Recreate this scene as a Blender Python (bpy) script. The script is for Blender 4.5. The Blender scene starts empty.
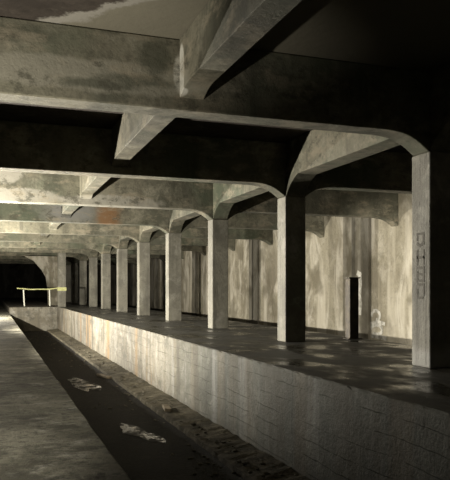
import bpy, bmesh, math, random
from mathutils import Vector
random.seed(7)
S = bpy.context.scene
COL = S.collection

# ------------------------------------------------------------------ camera
EYE = 2.753
YAW = 0.341
cd = bpy.data.cameras.new('camera'); cam = bpy.data.objects.new('camera', cd); COL.objects.link(cam)
cam.location = (0, 0, EYE); cam.rotation_euler = (math.pi/2, 0, -YAW)
cd.sensor_fit = 'HORIZONTAL'; cd.sensor_width = 36; cd.lens = 36*660/450
cd.shift_y = (288.6-240)/450; cd.clip_end = 400
S.camera = cam

# ------------------------------------------------------------------ world and lights
w = bpy.data.worlds.new('world'); S.world = w; w.use_nodes = True
w.node_tree.nodes['Background'].inputs[0].default_value = (0.55, 0.6, 0.55, 1)
w.node_tree.nodes['Background'].inputs[1].default_value = 0.0
def lamp(name, kind, loc, power, col, size=.08, aim=None, angle=60, blend=.5):
    l = bpy.data.lights.new(name, kind); o = bpy.data.objects.new(name, l); COL.objects.link(o)
    o.location = loc; l.energy = power; l.color = col; l.shadow_soft_size = size
    if kind == 'SPOT':
        l.spot_size = math.radians(angle); l.spot_blend = blend
        o.rotation_euler = (Vector(aim)-Vector(loc)).to_track_quat('-Z', 'Y').to_euler()
    return o
WARM = (1, .93, .80)
lamp('torch_front', 'SPOT', (-1.6, 6.7, 2.54), 1300, WARM, .06, (1.0, 8.1, 6.2), 58, .9)
lamp('work_lamp', 'SPOT', (-1.6, 16.9, 2.54), 5600, WARM, .06, (1.4, 16.9, 6.5), 168, .3)
lamp('work_lamp', 'SPOT', (-1.6, 26.9, 2.54), 7600, WARM, .06, (1.4, 26.9, 6.0), 170, .3)
lamp('work_lamp', 'POINT', (-1.6, 37.6, 2.54), 4600, WARM, .06)
lamp('torch_tunnel', 'SPOT', (9.3, 13.2, 2.9), 1900, (1, .92, .78), .1, (12.65, 19.2, 2.7), 62, .7)
lamp('fill_walkway', 'SPOT', (-1.3, 0.6, 3.2), 3600, WARM, .05, (-.75, 7.4, 1.15), 38, 1)  # added fill beside the camera, brightens the near walkway
S.view_settings.view_transform = 'Standard'; S.view_settings.look = 'None'
S.view_settings.gamma = 1; S.view_settings.use_curve_mapping = False
S.view_settings.exposure = 0.0

# ------------------------------------------------------------------ materials
class NT:
    def __init__(s, name):
        s.m = bpy.data.materials.new(name); s.m.use_nodes = True
        s.t = s.m.node_tree; s.b = s.t.nodes['Principled BSDF']
        s.pos = s.t.nodes.new('ShaderNodeNewGeometry').outputs['Position']
    def set(s, inp, v):
        if hasattr(v, 'is_linked') or isinstance(v, bpy.types.NodeSocket): s.t.links.new(v, inp)
        elif isinstance(v, tuple) and len(v) == 3 and inp.type == 'RGBA': inp.default_value = (*v, 1)
        else: inp.default_value = v
    def math(s, op, a, b=0., c=None, clamp=False):
        n = s.t.nodes.new('ShaderNodeMath'); n.operation = op; n.use_clamp = clamp
        s.set(n.inputs[0], a); s.set(n.inputs[1], b)
        if c is not None: s.set(n.inputs[2], c)
        return n.outputs[0]
    def mapping(s, scale=(1, 1, 1), loc=(0, 0, 0)):
        n = s.t.nodes.new('ShaderNodeMapping'); n.inputs['Scale'].default_value = scale
        n.inputs['Location'].default_value = loc; s.t.links.new(s.pos, n.inputs[0]); return n.outputs[0]
    def noise(s, scale, detail=5, rough=.6, vec=None, dist=0.):
        n = s.t.nodes.new('ShaderNodeTexNoise'); n.inputs['Scale'].default_value = scale
        n.inputs['Detail'].default_value = detail; n.inputs['Roughness'].default_value = rough
        n.inputs['Distortion'].default_value = dist
        s.t.links.new(vec or s.pos, n.inputs['Vector']); return n.outputs[0]
    def ramp(s, v, a, b, lo=0., hi=1.):
        n = s.t.nodes.new('ShaderNodeMapRange'); n.interpolation_type = 'SMOOTHSTEP'
        s.set(n.inputs[0], v)
        for i, x in zip((1, 2, 3, 4), (a, b, lo, hi)): n.inputs[i].default_value = x
        return n.outputs[0]
    def mix(s, f, a, b, mode='MIX'):
        n = s.t.nodes.new('ShaderNodeMix'); n.data_type = 'RGBA'; n.blend_type = mode
        s.set(n.inputs[0], f); s.set(n.inputs[6], a); s.set(n.inputs[7], b); return n.outputs[2]
    def xyz(s):
        n = s.t.nodes.new('ShaderNodeSeparateXYZ'); s.t.links.new(s.pos, n.inputs[0]); return n.outputs
    def patch(s, c, r, wob=.5, edge=(1.15, .75), nscale=1.6):
        """an irregular stain of its own shape, 1 inside"""
        n = s.t.nodes.new('ShaderNodeVectorMath'); n.operation = 'SUBTRACT'
        s.t.links.new(s.pos, n.inputs[0]); n.inputs[1].default_value = c
        d = s.t.nodes.new('ShaderNodeVectorMath'); d.operation = 'DIVIDE'
        s.t.links.new(n.outputs[0], d.inputs[0]); d.inputs[1].default_value = r
        l = s.t.nodes.new('ShaderNodeVectorMath'); l.operation = 'LENGTH'
        s.t.links.new(d.outputs[0], l.inputs[0])
        v = s.math('ADD', l.outputs['Value'], s.math('MULTIPLY', s.math('SUBTRACT', s.noise(nscale, 4), .5), wob*2))
        return s.ramp(v, edge[0], edge[1])
    def bump(s, h, strength=.4, dist=.02):
        n = s.t.nodes.new('ShaderNodeBump'); n.inputs['Strength'].default_value = strength
        n.inputs['Distance'].default_value = dist; s.set(n.inputs['Height'], h)
        s.t.links.new(n.outputs[0], s.b.inputs['Normal'])
    def done(s, col, rough=.85, spec=.3):
        s.set(s.b.inputs['Base Color'], col); s.set(s.b.inputs['Roughness'], rough)
        s.b.inputs['Specular IOR Level'].default_value = spec; return s.m

K = .58
def base_concrete(n, dark, mid, light, big=.55, streak=True, k=K):
    dark, mid, light = (tuple(v*k for v in c) for c in (dark, mid, light))
    c = n.mix(n.ramp(n.noise(big, 6, .62), .4, .58), dark, mid)
    c = n.mix(n.ramp(n.noise(big*2.7, 6, .65, dist=.6), .5, .7, 0, .85), c, light)
    if streak:
        st = n.noise(1.0, 5, .6, n.mapping((2.6, 2.6, .22)))
        c = n.mix(n.ramp(st, .48, .72, 0, .6), c, tuple(x*.45 for x in dark))
    c = n.mix(n.ramp(n.noise(5, 5, .75), .48, .7, 0, .55), c, tuple(x*.42 for x in mid))
    c = n.mix(n.ramp(n.noise(14, 4, .7), .45, .7, 0, .45), c, tuple(x*.5 for x in mid))
    return c

def mat_beam():
    n = NT('stained_beam_concrete')
    c = base_concrete(n, (.13, .13, .095), (.24, .225, .165), (.36, .34, .26))
    # green damp tint
    c = n.mix(n.ramp(n.noise(.38, 4, .5, n.mapping(loc=(5, 3, 1))), .5, .68, 0, .6), c, (.058, .075, .048))
    # lime patches and rust on the beams further in
    lime = (.23, .22, .185)
    for cc, rr in (((.3, 18.64, 5.87), (.55, .5, .3)), ((.75, 18.64, 5.22), (1.15, .5, .26)), ((3.3, 18.64, 5.18), (1.6, .5, .22)),
                   ((1.2, 8.34, 5.42), (1.9, .5, .22))):
        c = n.mix(n.math('MULTIPLY', n.patch(cc, rr, .4, (1.1, .8), 2.6), .85), c, lime if cc[1] > 10 else (.2, .19, .15))
    c = n.mix(n.patch((4.0, 23.8, 5.4), (.48, .4, .7), .5, (1.3, .4), 2.8), c, (.15, .085, .04))
    c = n.mix(n.patch((2.6, 23.8, 5.5), (1.1, .4, .6), .5, (1.3, .3)), c, (.15, .148, .135))
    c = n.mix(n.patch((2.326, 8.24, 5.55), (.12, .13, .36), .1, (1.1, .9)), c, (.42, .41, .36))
    # dark diagonal streak on the first beam
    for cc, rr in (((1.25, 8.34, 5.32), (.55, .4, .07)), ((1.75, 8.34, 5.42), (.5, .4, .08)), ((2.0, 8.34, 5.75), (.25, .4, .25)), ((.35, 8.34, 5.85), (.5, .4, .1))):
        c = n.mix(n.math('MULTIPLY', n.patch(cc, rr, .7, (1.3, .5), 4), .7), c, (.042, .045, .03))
    tan = n.ramp(n.noise(1.3, 6, .7, n.mapping((1, 1, 2.2), (7, 7, 2))), .5, .66, 0, .7)
    c = n.mix(tan, c, (.21, .185, .135))
    c = n.mix(n.ramp(n.noise(2.4, 6, .75, n.mapping((1, 1, 1.5), (1, 4, 8))), .52, .64, 0, .75), c, (.05, .048, .034))
    n.bump(n.math('ADD', n.noise(6, 6, .65), n.math('MULTIPLY', n.noise(40, 3), .25)), .45, .03)
    return n.done(c, .85)
def mat_column():
    n = NT('board_marked_column_concrete')
    c = base_concrete(n, (.22, .21, .17), (.33, .315, .255), (.46, .445, .38), .8)
    x = n.xyz()
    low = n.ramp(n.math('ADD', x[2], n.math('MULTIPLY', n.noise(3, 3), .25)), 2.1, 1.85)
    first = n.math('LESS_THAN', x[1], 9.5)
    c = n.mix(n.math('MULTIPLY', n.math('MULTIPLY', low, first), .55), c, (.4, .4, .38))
    g = n.noise(1., 3, .5, n.mapping((1, 13, .35)))
    n.bump(n.math('ADD', n.math('MULTIPLY', g, .8), n.math('MULTIPLY', n.noise(25, 4), .4)), .7, .03)
    return n.done(c, .72, .4)
def mat_ceiling():
    n = NT('ceiling_slab_concrete')
    c = base_concrete(n, (.045, .037, .03), (.075, .062, .05), (.11, .095, .075), .9, False)
    x = n.xyz()
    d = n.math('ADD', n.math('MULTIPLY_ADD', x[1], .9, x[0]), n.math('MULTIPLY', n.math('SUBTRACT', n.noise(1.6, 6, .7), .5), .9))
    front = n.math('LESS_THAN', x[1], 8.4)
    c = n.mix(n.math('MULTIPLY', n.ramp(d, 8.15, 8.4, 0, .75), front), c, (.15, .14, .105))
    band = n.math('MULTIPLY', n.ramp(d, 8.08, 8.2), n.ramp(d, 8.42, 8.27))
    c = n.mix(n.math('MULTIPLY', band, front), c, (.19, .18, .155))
    n.bump(n.noise(7, 6, .65), .45, .03)
    return n.done(c, .9, .2)
def mat_platform_wall():
    n = NT('platform_wall_concrete')
    x = n.xyz()
    base = base_concrete(n, (.12, .125, .105), (.20, .205, .175), (.30, .30, .265), .7)
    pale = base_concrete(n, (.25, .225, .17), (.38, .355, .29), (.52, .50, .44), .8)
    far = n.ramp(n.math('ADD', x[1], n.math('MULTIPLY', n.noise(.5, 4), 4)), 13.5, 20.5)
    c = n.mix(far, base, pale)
    st = n.noise(1.0, 4, .55, n.mapping((1, .9, .06)))
    c = n.mix(n.math('MULTIPLY', n.ramp(st, .52, .62), n.ramp(x[1], 15.5, 19, .15, .8)), c, (.21, .14, .07))
    st2 = n.noise(1.0, 5, .6, n.mapping((1, 1.9, .12), (3, 8, 1)))
    c = n.mix(n.ramp(st2, .55, .7, 0, .35), c, (.33, .33, .32))
    st3 = n.noise(1.0, 5, .6, n.mapping((1, 1.3, .15), (9, 2, 5)))
    c = n.mix(n.ramp(st3, .52, .66, 0, .75), c, (.07, .065, .05))
    c = n.mix(n.ramp(n.noise(1.5, 6, .75, n.mapping((1, .8, 1.3), (6, 1, 2))), .5, .64, 0, .7), c, (.075, .072, .058))
    # horizontal form boards and vertical pour joints
    f = n.math('FRACT', n.math('MULTIPLY', n.math('ADD', x[2], n.math('MULTIPLY', n.noise(1.1, 3), .12)), 4.3))
    line = n.ramp(f, .07, 0.0)
    brk = n.ramp(n.noise(1.4, 3), .42, .58)
    line = n.math('MULTIPLY', line, n.math('MULTIPLY', brk, .5))
    c = n.mix(n.math('MULTIPLY', line, .55), c, (.045, .045, .037))
    j = n.ramp(n.math('ABSOLUTE', n.math('SUBTRACT', n.math('FRACT', n.math('MULTIPLY', x[1], .4)), .5)), .012, .0)
    c = n.mix(n.math('MULTIPLY', j, .6), c, (.045, .045, .037))
    h = n.math('SUBTRACT', n.math('ADD', n.noise(5, 6, .7), n.math('MULTIPLY', n.noise(28, 4), .4)), line)
    n.bump(h, .6, .035)
    return n.done(c, .8, .3)
def mat_platform_top():
    n = NT('wet_platform_concrete')
    c = base_concrete(n, (.045, .042, .03), (.085, .08, .058), (.14, .13, .10), .9, False)
    wet = n.ramp(n.noise(1.3, 5, .6, n.mapping((1, .6, 1))), .42, .62)
    n.bump(n.math('ADD', n.noise(4, 5, .6), n.math('MULTIPLY', n.noise(30, 3), .2)), .35, .03)
    return n.done(c, n.math('MULTIPLY_ADD', wet, -.38, .62), .5)
def mat_walkway():
    n = NT('scuffed_walkway_concrete')
    c = base_concrete(n, (.3, .285, .21), (.5, .48, .37), (.8, .78, .66), .9, False)
    a = n.noise(1., 7, .75, n.mapping((.9, 1.1, 1)))
    c = n.mix(n.ramp(a, .49, .6, 0, .75), c, (.05, .047, .033))
    b = n.noise(1., 6, .7, n.mapping((.9, 1.7, 1), (4, 1, 1)))
    c = n.mix(n.ramp(b, .52, .62, 0, .6), c, (.045, .042, .03))
    c = n.mix(n.ramp(n.noise(9, 6, .8), .5, .62, 0, .7), c, (.05, .048, .036))
    n.bump(n.math('ADD', n.noise(5, 6, .75), n.math('MULTIPLY', n.noise(26, 4, .7), .6)), .9, .05)
    return n.done(c, .85, .25)
def mat_track_floor():
    n = NT('damp_track_bed')
    c = base_concrete(n, (.009, .008, .006), (.022, .018, .012), (.05, .042, .03), 1.1, False)
    c = n.mix(n.ramp(n.noise(12, 5, .75), .5, .7, 0, .7), c, (.03, .027, .02))
    n.bump(n.math('ADD', n.noise(5, 6, .7), n.noise(18, 5, .7)), .9, .06)
    return n.done(c, .8, .3)
def mat_ledge():
    n = NT('gritty_ledge_concrete')
    c = base_concrete(n, (.09, .08, .05), (.2, .175, .12), (.38, .34, .25), 1.6, False)
    c = n.mix(n.ramp(n.noise(9, 5, .75), .5, .66, 0, .8), c, (.05, .045, .03))
    n.bump(n.math('ADD', n.noise(7, 6, .7), n.noise(22, 5, .7)), .9, .05)
    return n.done(c, .9, .2)
def mat_far_wall(name, k=1.):
    n = NT(name)
    c = base_concrete(n, tuple(k*v for v in (.30, .27, .20)), tuple(k*v for v in (.42, .385, .29)), tuple(k*v for v in (.54, .505, .41)), .5)
    st = n.noise(1.0, 4, .55, n.mapping((1, .8, .1)))
    c = n.mix(n.ramp(st, .5, .62, 0, .6), c, tuple(k*v for v in (.40, .375, .31)))
    c = n.mix(n.ramp(n.noise(1., 6, .6, n.mapping((1, .75, .33), (3, 3, 6)), 1.2), .48, .64, 0, .6), c, tuple(k*v for v in (.46, .435, .37)))
    c = n.mix(n.ramp(n.noise(.7, 4, .5, n.mapping(loc=(2, 9, 4))), .52, .66, 0, .7), c, tuple(k*v for v in (.10, .088, .06)))
    n.bump(n.noise(5, 6, .65), .4, .03)
    return n.done(c, .9, .2)
def mat_water():
    n = NT('shallow_dirty_water')
    a = n.ramp(n.noise(2.6, 5, .65, n.mapping((1.6, .8, 1))), .42, .6)
    n.bump(n.noise(7, 4, .6), .25, .02)
    return n.done((.012, .010, .007), n.math('MULTIPLY_ADD', a, .6, .16), .35)
def mat_plain(name, a, b, scale=6, rough=.7, metal=0., spec=.3):
    n = NT(name); c = n.mix(n.ramp(n.noise(scale, 5, .65), .35, .65), a, b)
    n.b.inputs['Metallic'].default_value = metal
    n.bump(n.noise(scale*4, 4), .25, .01); return n.done(c, rough, spec)

M = dict(beam=mat_beam(), column=mat_column(), ceiling=mat_ceiling(), pwall=mat_platform_wall(), ptop=mat_platform_top(),
         walk=mat_walkway(), track=mat_track_floor(), ledge=mat_ledge(), fwall=mat_far_wall('pale_wall_concrete'),
         pil=mat_far_wall('damp_pilaster_concrete', .42), shaded=mat_far_wall('shaded_wall_concrete', .16),  # the darkest copy has shade in its colour, cutting bounce off unseen walls
         water=mat_water(),
         stone=mat_plain('rubble_stone', (.05, .045, .032), (.16, .145, .11), 5, .9),
         tape=mat_plain('yellow_tape', (.42, .43, .18), (.55, .55, .28), 8, .5),
         stake=mat_plain('white_stake_paint', (.72, .72, .62), (.8, .8, .7), 8, .6),
         steel=mat_plain('rusty_dark_steel', (.035, .03, .022), (.075, .062, .042), 5, .6, .3),
         paint=mat_plain('faded_dark_spray_paint', (.085, .08, .068), (.12, .113, .095), 20, .8),
         wpaint=mat_plain('white_spray_paint', (.16, .155, .13), (.40, .39, .35), 6, .8),
         wood=mat_plain('wet_timber', (.10, .08, .05), (.22, .18, .12), 9, .7))

# ------------------------------------------------------------------ mesh helpers
def link(name, bm, mats, parent=None, bevel=0., smooth=False, loc=(0, 0, 0)):
    bmesh.ops.recalc_face_normals(bm, faces=bm.faces[:])
    me = bpy.data.meshes.new(name); bm.to_mesh(me); bm.free()
    for m in (mats if isinstance(mats, (list, tuple)) else [mats]): me.materials.append(m)
    if smooth: me.polygons.foreach_set('use_smooth', [True]*len(me.polygons))
    o = bpy.data.objects.new(name, me); COL.objects.link(o); o.location = loc
    if parent: o.parent = parent
    if bevel:
        b = o.modifiers.new('bevel', 'BEVEL'); b.width = bevel; b.segments = 2; b.limit_method = 'ANGLE'
        b.harden_normals = False
    return o
def box(bm, x0, x1, y0, y1, z0, z1, mi=0):
    v = [bm.verts.new(p) for p in ((x0, y0, z0), (x1, y0, z0), (x1, y1, z0), (x0, y1, z0), (x0, y0, z1), (x1, y0, z1), (x1, y1, z1), (x0, y1, z1))]
    fs = [bm.faces.new([v[i] for i in q]) for q in ((0, 3, 2, 1), (4, 5, 6, 7), (0, 1, 5, 4), (1, 2, 6, 5), (2, 3, 7, 6), (3, 0, 4, 7))]
    for f in fs: f.material_index = mi
    return fs
def prism(bm, prof, axis, a, b):
    """profile extruded along x (prof is y,z) or y (prof is x,z)"""
    P = (lambda p, t: (t, p[0], p[1])) if axis == 'x' else (lambda p, t: (p[0], t, p[1]))
    A = [bm.verts.new(P(p, a)) for p in prof]; B = [bm.verts.new(P(p, b)) for p in prof]
    n = len(prof); bm.faces.new(A); bm.faces.new(B[::-1])
    for i in range(n): bm.faces.new((A[i], B[i], B[(i+1) % n], A[(i+1) % n]))
def tag(o, label, cat, group=None, kind=None):
    o['label'] = label; o['category'] = cat
    if group: o['group'] = group
    if kind: o['kind'] = kind
    return o
def struct(o, label=None, cat='structure'):
    o['kind'] = 'structure'
    if label: o['label'] = label; o['category'] = cat
    return o
def empty(name, loc, rz=0.):
    o = bpy.data.objects.new(name, None); COL.objects.link(o); o.location = loc; o.rotation_euler.z = rz
    o.empty_display_size = .2; return o
def tube(bm, pts, r, seg=8):
    pts = [Vector(p) for p in pts]; rings = []
    for i, p in enumerate(pts):
        d = (pts[min(i+1, len(pts)-1)]-pts[max(i-1, 0)]).normalized()
        u = d.orthogonal().normalized(); v = d.cross(u)
        rings.append([bm.verts.new(p+r*(u*math.cos(2*math.pi*k/seg)+v*math.sin(2*math.pi*k/seg))) for k in range(seg)])
    for a, b in zip(rings, rings[1:]):
        for k in range(seg): bm.faces.new((a[k], a[(k+1) % seg], b[(k+1) % seg], b[k]))
    bm.faces.new(rings[0]); bm.faces.new(rings[-1][::-1])

# ------------------------------------------------------------------ dimensions (metres, track runs along +Y)
ZF, ZW, ZP = 0., 1.153, 1.553            # track bed, left walkway, platform
ZB, ZC = 5.094, 6.02                     # beam soffit, slab soffit
XL, XP, XC, XE, XW = 1.125, 4.150, 6.215, 8.45, 12.70
CW, BW = .50, .40                        # column width across, beam width along
Y0, BAY = 8.34, 5.153
NB = 12                                  # frames 0..NB-1 in front plus one beside the camera
YA, YZ = -3.0, 92.
XLW = -5.0
YEND = Y0+7*BAY-.1                       # the track bed is blocked here
yb = lambda k: Y0+k*BAY

# ------------------------------------------------------------------ the setting
bm = bmesh.new(); box(bm, XL, XP, YA, YEND, -.3, ZF); box(bm, XE, XW, YA, YZ, -.3, ZF)
struct(link('floor', bm, M['track']))
# walkway with a slightly worn edge
bm = bmesh.new()
N = 160; prev = None
ys = [YA+(YZ-YA)*(i/N)**1.6 for i in range(N+1)]
rows = []
for y in ys:
    dx = random.uniform(-.012, .008)
    rows.append([bm.verts.new(p) for p in ((XLW, y, -.3), (XLW, y, ZW), (XL-.03+dx, y, ZW), (XL+dx, y, ZW-.03), (XL, y, -.3))])
for a, b in zip(rows, rows[1:]):
    for k in range(5): bm.faces.new((a[k], a[(k+1) % 5], b[(k+1) % 5], b[k]))
bm.faces.new(rows[0]); bm.faces.new(rows[-1][::-1])
struct(link('floor_walkway', bm, M['walk']))
# platform: track-side wall, chipped edge, wet top, and the blocked end of the track
bm = bmesh.new(); rows = []
ys = [YA+(YZ-YA)*(i/420)**1.7 for i in range(421)]
for y in ys:
    c = .012+abs(random.gauss(0, .012)); c2 = .012+abs(random.gauss(0, .012))
    if random.random() < .06: c += random.uniform(.02, .05)
    b_ = .012*math.sin(y*1.3)+.008*math.sin(y*3.1+1)
    rows.append([bm.verts.new(p) for p in ((XP, y, -.3), (XP+b_, y, .7), (XP, y, ZP-c), (XP+c2, y, ZP), (XE, y, ZP), (XE, y, -.3))])
for a, b in zip(rows, rows[1:]):
    for k in range(6):
        f = bm.faces.new((a[k], a[(k+1) % 6], b[(k+1) % 6], b[k])); f.material_index = 1 if k in (3,) else 0
bm.faces.new(rows[0]); bm.faces.new(rows[-1][::-1])
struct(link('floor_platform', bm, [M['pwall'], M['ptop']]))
bm = bmesh.new()
for f in box(bm, XL, XP-.02, YEND, YZ, -.3, ZP-.005): pass
bm.faces.ensure_lookup_table()
struct(link('floor_blocked_track', bm, M['pwall'], bevel=.02))
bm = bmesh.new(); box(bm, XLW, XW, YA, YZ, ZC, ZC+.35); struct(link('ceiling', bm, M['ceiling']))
bm = bmesh.new(); box(bm, XW, XW+.4, YA, YZ, -.3, ZC+.35); struct(link('wall_right', bm, M['fwall']))
bm = bmesh.new(); box(bm, XLW-.4, XLW, YA, YZ, -.3, ZC+.35); struct(link('wall_left', bm, M['shaded']))
bm = bmesh.new(); box(bm, XLW-.4, XW+.4, YA-.4, YA, -.3, ZC+.35); struct(link('wall_back', bm, M['shaded']))
bm = bmesh.new(); box(bm, XLW-.4, XW+.4, YZ, YZ+.4, -.3, ZC+.35); struct(link('wall_front', bm, M['shaded']))

# low ledge along the foot of the platform wall
bm = bmesh.new(); rows = []
for i in range(301):
    y = YA+(YEND-YA)*(i/300)**1.4
    e = random.uniform(-.02, .02)
    rows.append([bm.verts.new(p) for p in ((3.45+e, y, .0), (3.47+e, y, .075+random.uniform(-.01, .01)), (3.75, y, .1+random.uniform(-.015, .015)), (XP-.015, y, .13+random.uniform(-.02, .02)), (XP-.015, y, .0))])
for a, b in zip(rows, rows[1:]):
    for k in range(5): bm.faces.new((a[k], a[(k+1) % 5], b[(k+1) % 5], b[k]))
bm.faces.new(rows[0]); bm.faces.new(rows[-1][::-1])
o = link('trim_1', bm, M['ledge']); struct(o)

# pilasters of the far wall, mid-bay
for k in range(-1, NB-1):
    yc = yb(k)+BAY*.4+BW/2
    bm = bmesh.new(); box(bm, XW-.1, XW, yc-.58, yc+.58, 0, ZC)
    struct(link('trim_%d' % (k+3), bm, M['pil'], bevel=.01))

# ------------------------------------------------------------------ frames: crossbeams with haunches
def arc(x0, z0, x1, z1, n=6, bulge=.10):
    """slightly arched haunch line between two points"""
    out = []
    L_ = math.hypot(x1-x0, z1-z0); nx, nz = -(z1-z0)/L_, (x1-x0)/L_
    if nz < 0: nx, nz = -nx, -nz
    for i in range(n+1):
        t = i/n; q = math.sin(math.pi*t)*bulge*L_
        out.append((x0+(x1-x0)*t+nx*q, z0+(z1-z0)*t+nz*q))
    return out
HW, HD = .75, .27
G = .002                                 # hairline construction joints between separate pours
def crossbeam(k, name_label):
    bm = bmesh.new(); y = yb(k)
    X2 = XC+CW
    prof = [(XLW+G, ZC-G), (XLW+G, ZB-HD)] + arc(XLW+G, ZB-HD, XLW+HW, ZB)[1:] + arc(XC-HW, ZB, XC, ZB-HD) + \
        arc(X2, ZB-HD, X2+HW, ZB) + arc(XW-HW, ZB, XW-G, ZB-HD) + [(XW-G, ZC-G)]
    prism(bm, prof, 'y', y, y+BW)
    return tag(link('concrete_crossbeam', bm, M['beam'], bevel=.018), name_label, 'beam', 'crossbeams under the ceiling slab')
BL = {-1: 'crossbeam directly over the camera, outside the top of the view',
      0: 'nearest mottled concrete crossbeam spanning the top of the view, lit underside edge',
      1: 'second concrete crossbeam from the front, its face in black shadow',
      2: 'third crossbeam from the front, with white lime patches on its face',
      3: 'fourth crossbeam from the front, with an orange rust stain on its face'}
ORD = ['first', 'second', 'third', 'fourth', 'fifth', 'sixth', 'seventh', 'eighth', 'ninth', 'tenth', 'eleventh', 'twelfth']
for k in range(-1, NB):
    crossbeam(k, BL.get(k, 'pale concrete crossbeam, %s counted from the front of the view' % (ORD[k] if k >= 0 else '')))

# ------------------------------------------------------------------ lengthwise beams
ZA, ZAF, ZR = 5.36, 5.25, 5.24
WORD = lambda k: 'the %s and %s crossbeams' % (ORD[k], ORD[k+1])
for k in range(-2, NB):
    a = (YA if k < -1 else yb(k)+BW)+G
    b = (YZ if k == NB-1 else yb(k+1))-G
    if k < -1: where = 'over the camera, behind the frame'
    elif k == -1: where = 'in front of the first crossbeam, at the top of the view'
    elif k == NB-1: where = 'beyond the twelfth crossbeam'
    else: where = 'between '+WORD(k)
    bm = bmesh.new()
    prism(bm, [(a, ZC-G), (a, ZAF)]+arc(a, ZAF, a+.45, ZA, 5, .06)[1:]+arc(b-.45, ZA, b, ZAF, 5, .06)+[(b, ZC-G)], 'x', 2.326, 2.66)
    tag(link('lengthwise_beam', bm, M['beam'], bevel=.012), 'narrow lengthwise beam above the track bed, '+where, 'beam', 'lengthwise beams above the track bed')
    bm = bmesh.new()
    prism(bm, [(a, ZC-G), (a, ZR-.41)]+arc(a, ZR-.41, a+.6, ZR, 7, .08)[1:]+arc(b-.6, ZR, b, ZR-.41, 7, .08)+[(b, ZC-G)], 'x', XC+.02, XC+CW-.02)
    tag(link('arcade_beam', bm, M['beam'], bevel=.012), 'haunched arcade beam over the platform columns, '+where, 'beam', 'arcade beams over the platform columns')

# ------------------------------------------------------------------ columns
def column_mesh(name='concrete_column'):
    bm = bmesh.new()
    # shaft: slightly proud of the beams, chamfered by the bevel
    box(bm, 0, CW, -.03, BW+.03, 0, ZB-HD-ZP-G)
    return link(name, bm, M['column'], bevel=.02)
CL = {-1: 'platform column beside the camera, outside the right of the view',
      0: 'nearest platform column at the right edge, dark front and graffiti on its pale side',
      1: 'second platform column from the right, black front face and pale lit side',
      2: 'third platform column from the right, grey front with paler left side',
      3: 'fourth platform column from the right, dim front with bright narrow side',
      4: 'fifth platform column from the right, pale lit front face'}
first = column_mesh(); cols = {}
for k in range(-1, NB):
    o = first if k == -1 else first.copy()
    if k > -1: COL.objects.link(o)
    o.location = (XC, yb(k), ZP)
    tag(o, CL.get(k, 'small distant platform column, %s counted from the right edge' % (ORD[k] if k >= 0 else '')), 'column', 'columns in the platform row')
    cols[k] = o
# graffiti on the near column's pale side (faint characters running down)
bm = bmesh.new()
def stroke(bm, pts, wd, x, oy, oz, sc):
    for i_, ((a, b), (c, d)) in enumerate(zip(pts, pts[1:])):
        x = x-.0004
        L_ = math.hypot(c-a, d-b) or 1; ux, uz = (c-a)/L_*wd/2, (d-b)/L_*wd/2
        q = [(a-ux-uz, b-uz+ux), (c+ux-uz, d+uz+ux), (c+ux+uz, d+uz-ux), (a-ux+uz, b-uz-ux)]
        f0 = [bm.verts.new((x, oy+p*sc[0], oz+r*sc[1])) for p, r in q]
        f1 = [bm.verts.new((x+.003, oy+p*sc[0], oz+r*sc[1])) for p, r in q]
        bm.faces.new(f0); bm.faces.new(f1[::-1])
        for i in range(4): bm.faces.new((f0[i], f1[i], f1[(i+1) % 4], f0[(i+1) % 4]))
for pts, oz in (([(0, .55), (0, 1), (.85, 1), (.85, .25), (.35, .1), (0, .25)], 1.84),
                ([(0, 1), (0, 0)], 1.58), ([(0, .5), (.9, .5)], 1.58), ([(.9, 1), (.9, 0)], 1.58),
                ([(0, 1), (.9, 1), (.9, 0), (0, 0), (0, .6)], 1.32), ([(0, .5), (.8, .5)], 1.32),
                ([(0, 1), (.9, 1), (.9, .2)], 1.06), ([(0, .6), (0, 0), (.7, 0)], 1.06)):
    stroke(bm, [(1-p, r) for p, r in pts], .2, -.004, .1, oz, (.18, .2))
g = link('graffiti', bm, M['paint'], cols[0]); g['label'] = 'faint dark sprayed characters'

# extra column where the track bed is blocked, and behind it a wall piece cut along its shadow edge
o = first.copy(); COL.objects.link(o); o.location = (4.16, yb(7), ZP); o.data = first.data.copy()
for v in o.data.vertices:
    if v.co.z > 1: v.co.z = ZB-ZP
tag(o, 'pale column at the platform corner wrapped with yellow tape', 'column')
tapecol = o
bm = bmesh.new(); y = yb(8)-.34
h = lambda t: EYE+t
prism(bm, [(2.3, ZB-G), (2.3, h(2.3)), (2.9, h(2.0)), (3.45, h(1.35)), (3.75, h(.8)), (3.85, h(.1)), (3.9, ZP), (4.9, ZP), (4.9, ZB-G)], 'y', y, y+.3)
tag(link('lit_outline_wall', bm, M['fwall'], bevel=.02), 'concrete wall piece cut to its lit outline behind the taped corner column', 'wall')

# ------------------------------------------------------------------ caution tape on two stakes
def stake(x, y, lean, label):
    t = empty('barrier_stake', (x, y, ZP)); tag(t, label, 'stake', 'white stakes holding the yellow tape')
    bm = bmesh.new(); tube(bm, [(0, 0, 0.03), (lean*.5, 0, .6), (lean, 0, 1.12)], .045)
    link('stake_shaft', bm, M['stake'], t)
    bm = bmesh.new(); box(bm, -.12, .12, -.12, .12, 0, .04); link('stake_base', bm, M['steel'], t, bevel=.01)
s1 = (2.10, 45.6); s2 = (3.72, 45.3)
stake(*s1, -.06, 'left one of the two white stakes under the yellow tape')
stake(*s2, -.04, 'right one of the two white stakes, nearer the taped column')
bm = bmesh.new()
xs = [1.62, 2.04, 2.5, 3.1, 3.68, 3.95, 4.14]
pts = []
for i in range(25):
    t = i/24; x = 1.62+(4.13-1.62)*t
    z = ZP+1.15+.07*(2*t-1)**2 + .01*math.sin(t*14); y = 45.62-.75*t
    pts.append((x, y, z))
prev = None
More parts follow.
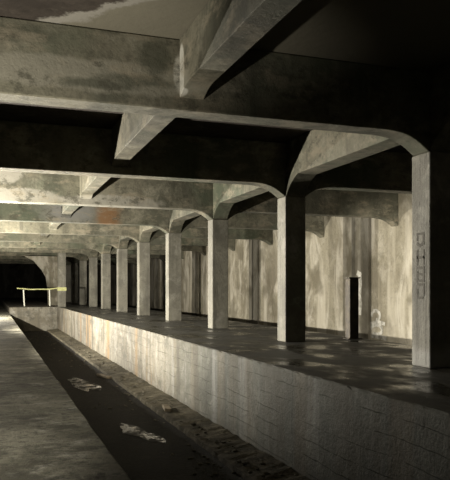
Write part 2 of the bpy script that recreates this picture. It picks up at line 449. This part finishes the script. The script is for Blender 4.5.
for (x, y, z) in pts:
    tw = .03*math.sin(x*6)
    r = [bm.verts.new(p) for p in ((x, y-.004+tw, z-.035), (x, y-.004-tw, z+.035), (x, y+.004-tw, z+.035), (x, y+.004+tw, z-.035))]
    if prev:
        for k in range(4): bm.faces.new((prev[k], prev[(k+1) % 4], r[(k+1) % 4], r[k]))
    else: bm.faces.new(r)
    prev = r
bm.faces.new(prev[::-1])
ct = tag(link('caution_tape', bm, M['tape']), 'yellow tape strung between two white stakes and a column', 'tape')
bm = bmesh.new()
a, b, c, d = 4.145, 4.16+CW+.015, yb(7)-.045, yb(7)+BW+.045
for (x0, x1, y0, y1) in ((a, b, c-.01, c), (a, b, d, d+.01), (a-.01, a, c-.01, d+.01), (b, b+.01, c-.01, d+.01)):
    box(bm, x0, x1, y0, y1, ZP+1.06, ZP+1.28)
link('wrapped_loop', bm, M['tape'], ct)

# ------------------------------------------------------------------ steel post on the far platform edge
t = empty('steel_post', (8.14, 13.75, ZP)); tag(t, 'waist-high rusty dark steel post standing on the far edge of the platform', 'post')
bm = bmesh.new(); box(bm, -.12, .12, 0, .22, .02, 1.44)
link('post_shaft', bm, M['steel'], t, bevel=.012)
bm = bmesh.new(); box(bm, -.05, .05, -.015, 0, 1.0, 1.2); link('cover_plate', bm, M['steel'], t, bevel=.003)
bm = bmesh.new(); box(bm, -.15, .15, -.03, .25, 1.44, 1.47); link('cap_plate', bm, M['steel'], t, bevel=.005)
bm = bmesh.new(); box(bm, -.18, .18, -.06, .24, 0, .02); link('base_plate', bm, M['steel'], t, bevel=.004)
# sprayed white marks on the far wall
bm = bmesh.new()
def ring(cy, cz, ry, rz, a0, a1, x, n=18, wd=.09):
    st = [(cy+ry*math.cos(a0+(a1-a0)*i/n), cz+rz*math.sin(a0+(a1-a0)*i/n)) for i in range(n+1)]
    stroke(bm, st, wd, x, 0, 0, (1, 1))
ring(20.0, 1.82, .26, .16, 0, 4.4, XW-.004, wd=.12)
ring(19.95, 1.32, .34, .17, .4, 5.2, XW-.004, wd=.13)
stroke(bm, [(19.5, 1.55), (19.9, 1.6), (20.3, 1.5)], .13, XW-.004, 0, 0, (1, 1))
stroke(bm, [(20.2, 1.1), (19.4, 1.05)], .16, XW-.004, 0, 0, (1, 1))
tag(link('wall_graffiti', bm, M['wpaint']), 'white looping spray paint scrawl low on the far wall', 'graffiti')

bm = bmesh.new()
stroke(bm, [(21.0, 3.3), (20.9, 3.25), (20.86, 2.95), (20.92, 2.5), (20.86, 2.2), (20.88, 1.9)], .2, XW-.104, 0, 0, (1, 1))
tag(link('paint_run', bm, M['wpaint']), 'white paint run down the dark pilaster behind the steel post', 'paint')

# ------------------------------------------------------------------ puddles, debris and gravel in the track bed
def puddle(cx, cy, rx, ry, label, seed, rot=0):
    rnd = random.Random(seed); bm = bmesh.new(); n = 48
    ph = [rnd.uniform(0, 6.28) for _ in range(5)]; ring_ = []
    for i in range(n):
        a = 2*math.pi*i/n
        r = 1+.22*math.sin(2*a+ph[0])+.16*math.sin(3*a+ph[1])+.1*math.sin(5*a+ph[2])+.06*math.sin(9*a+ph[3])
        x, y = rx*r*math.cos(a), ry*r*math.sin(a)
        ring_.append((x*math.cos(rot)-y*math.sin(rot), x*math.sin(rot)+y*math.cos(rot)))
    A = [bm.verts.new((x, y, .001)) for x, y in ring_]; B = [bm.verts.new((x*.985, y*.985, .012)) for x, y in ring_]
    bm.faces.new(A[::-1]); bm.faces.new(B)
    for i in range(n): bm.faces.new((A[i], A[(i+1) % n], B[(i+1) % n], B[i]))
    return tag(link('puddle', bm, M['water'], loc=(cx, cy, 0)), label, 'puddle', 'puddles in the track bed')
puddle(2.5, 19.3, .26, 1.8, 'long shining puddle in the track bed further from the camera', 3, .1)
puddle(2.66, 12.4, .24, .8, 'shining puddle in the track bed nearer the camera', 5, .15)
def rock(bm, x, y, z, r, rnd):
    m = bmesh.ops.create_icosphere(bm, subdivisions=1, radius=r)
    s = (rnd.uniform(.7, 1.4), rnd.uniform(.7, 1.5), rnd.uniform(.35, .7)); a = rnd.uniform(0, 3)
    for v in m['verts']:
        c = v.co*rnd.uniform(.8, 1.2); c = Vector((c.x*s[0], c.y*s[1], c.z*s[2]))
        v.co = Vector((c.x*math.cos(a)-c.y*math.sin(a)+x, c.x*math.sin(a)+c.y*math.cos(a)+y, c.z+z))
rnd = random.Random(11); bm = bmesh.new()
for i in range(520):
    y = 7.5+36*rnd.random()**1.3
    x = rnd.choice((rnd.uniform(3.5, 4.08), rnd.uniform(3.5, 4.08), rnd.uniform(2.9, 3.45), rnd.uniform(1.3, 3.3)))
    if 1.8 < x < 3.2 and (10.8 < y < 14.2 or 16 < y < 22.5): continue
    if 13.5 < y < 14.5 and x > 3.2 or 19.9 < y < 21.1: continue
    r = rnd.uniform(.012, .045); rock(bm, x, y, (.1 if x > 3.48 else 0)+r*.3, r, rnd)
tag(link('gravel', bm, M['stone']), 'loose gravel and grit scattered along the track bed', 'gravel', kind='stuff')
for (x, y, a, l, lab) in ((3.62, 14.0, 1.35, .55, 'short broken timber lying on the ledge by the platform wall'),
                          (3.3, 20.5, 1.8, .8, 'weathered timber offcut lying on the track bed far from the camera')):
    bm = bmesh.new(); box(bm, -l/2, l/2, -.07, .07, 0, .07)
    for v in bm.verts: v.co.y += .02*math.sin(v.co.x*7); v.co.x += .04*math.sin(v.co.y*30)
    o = link('timber_offcut', bm, M['wood'], bevel=.008, loc=(x, y, .11 if x > 3.5 else 0.01)); o.rotation_euler.z = a
    tag(o, lab, 'timber', 'timber pieces in the track bed')
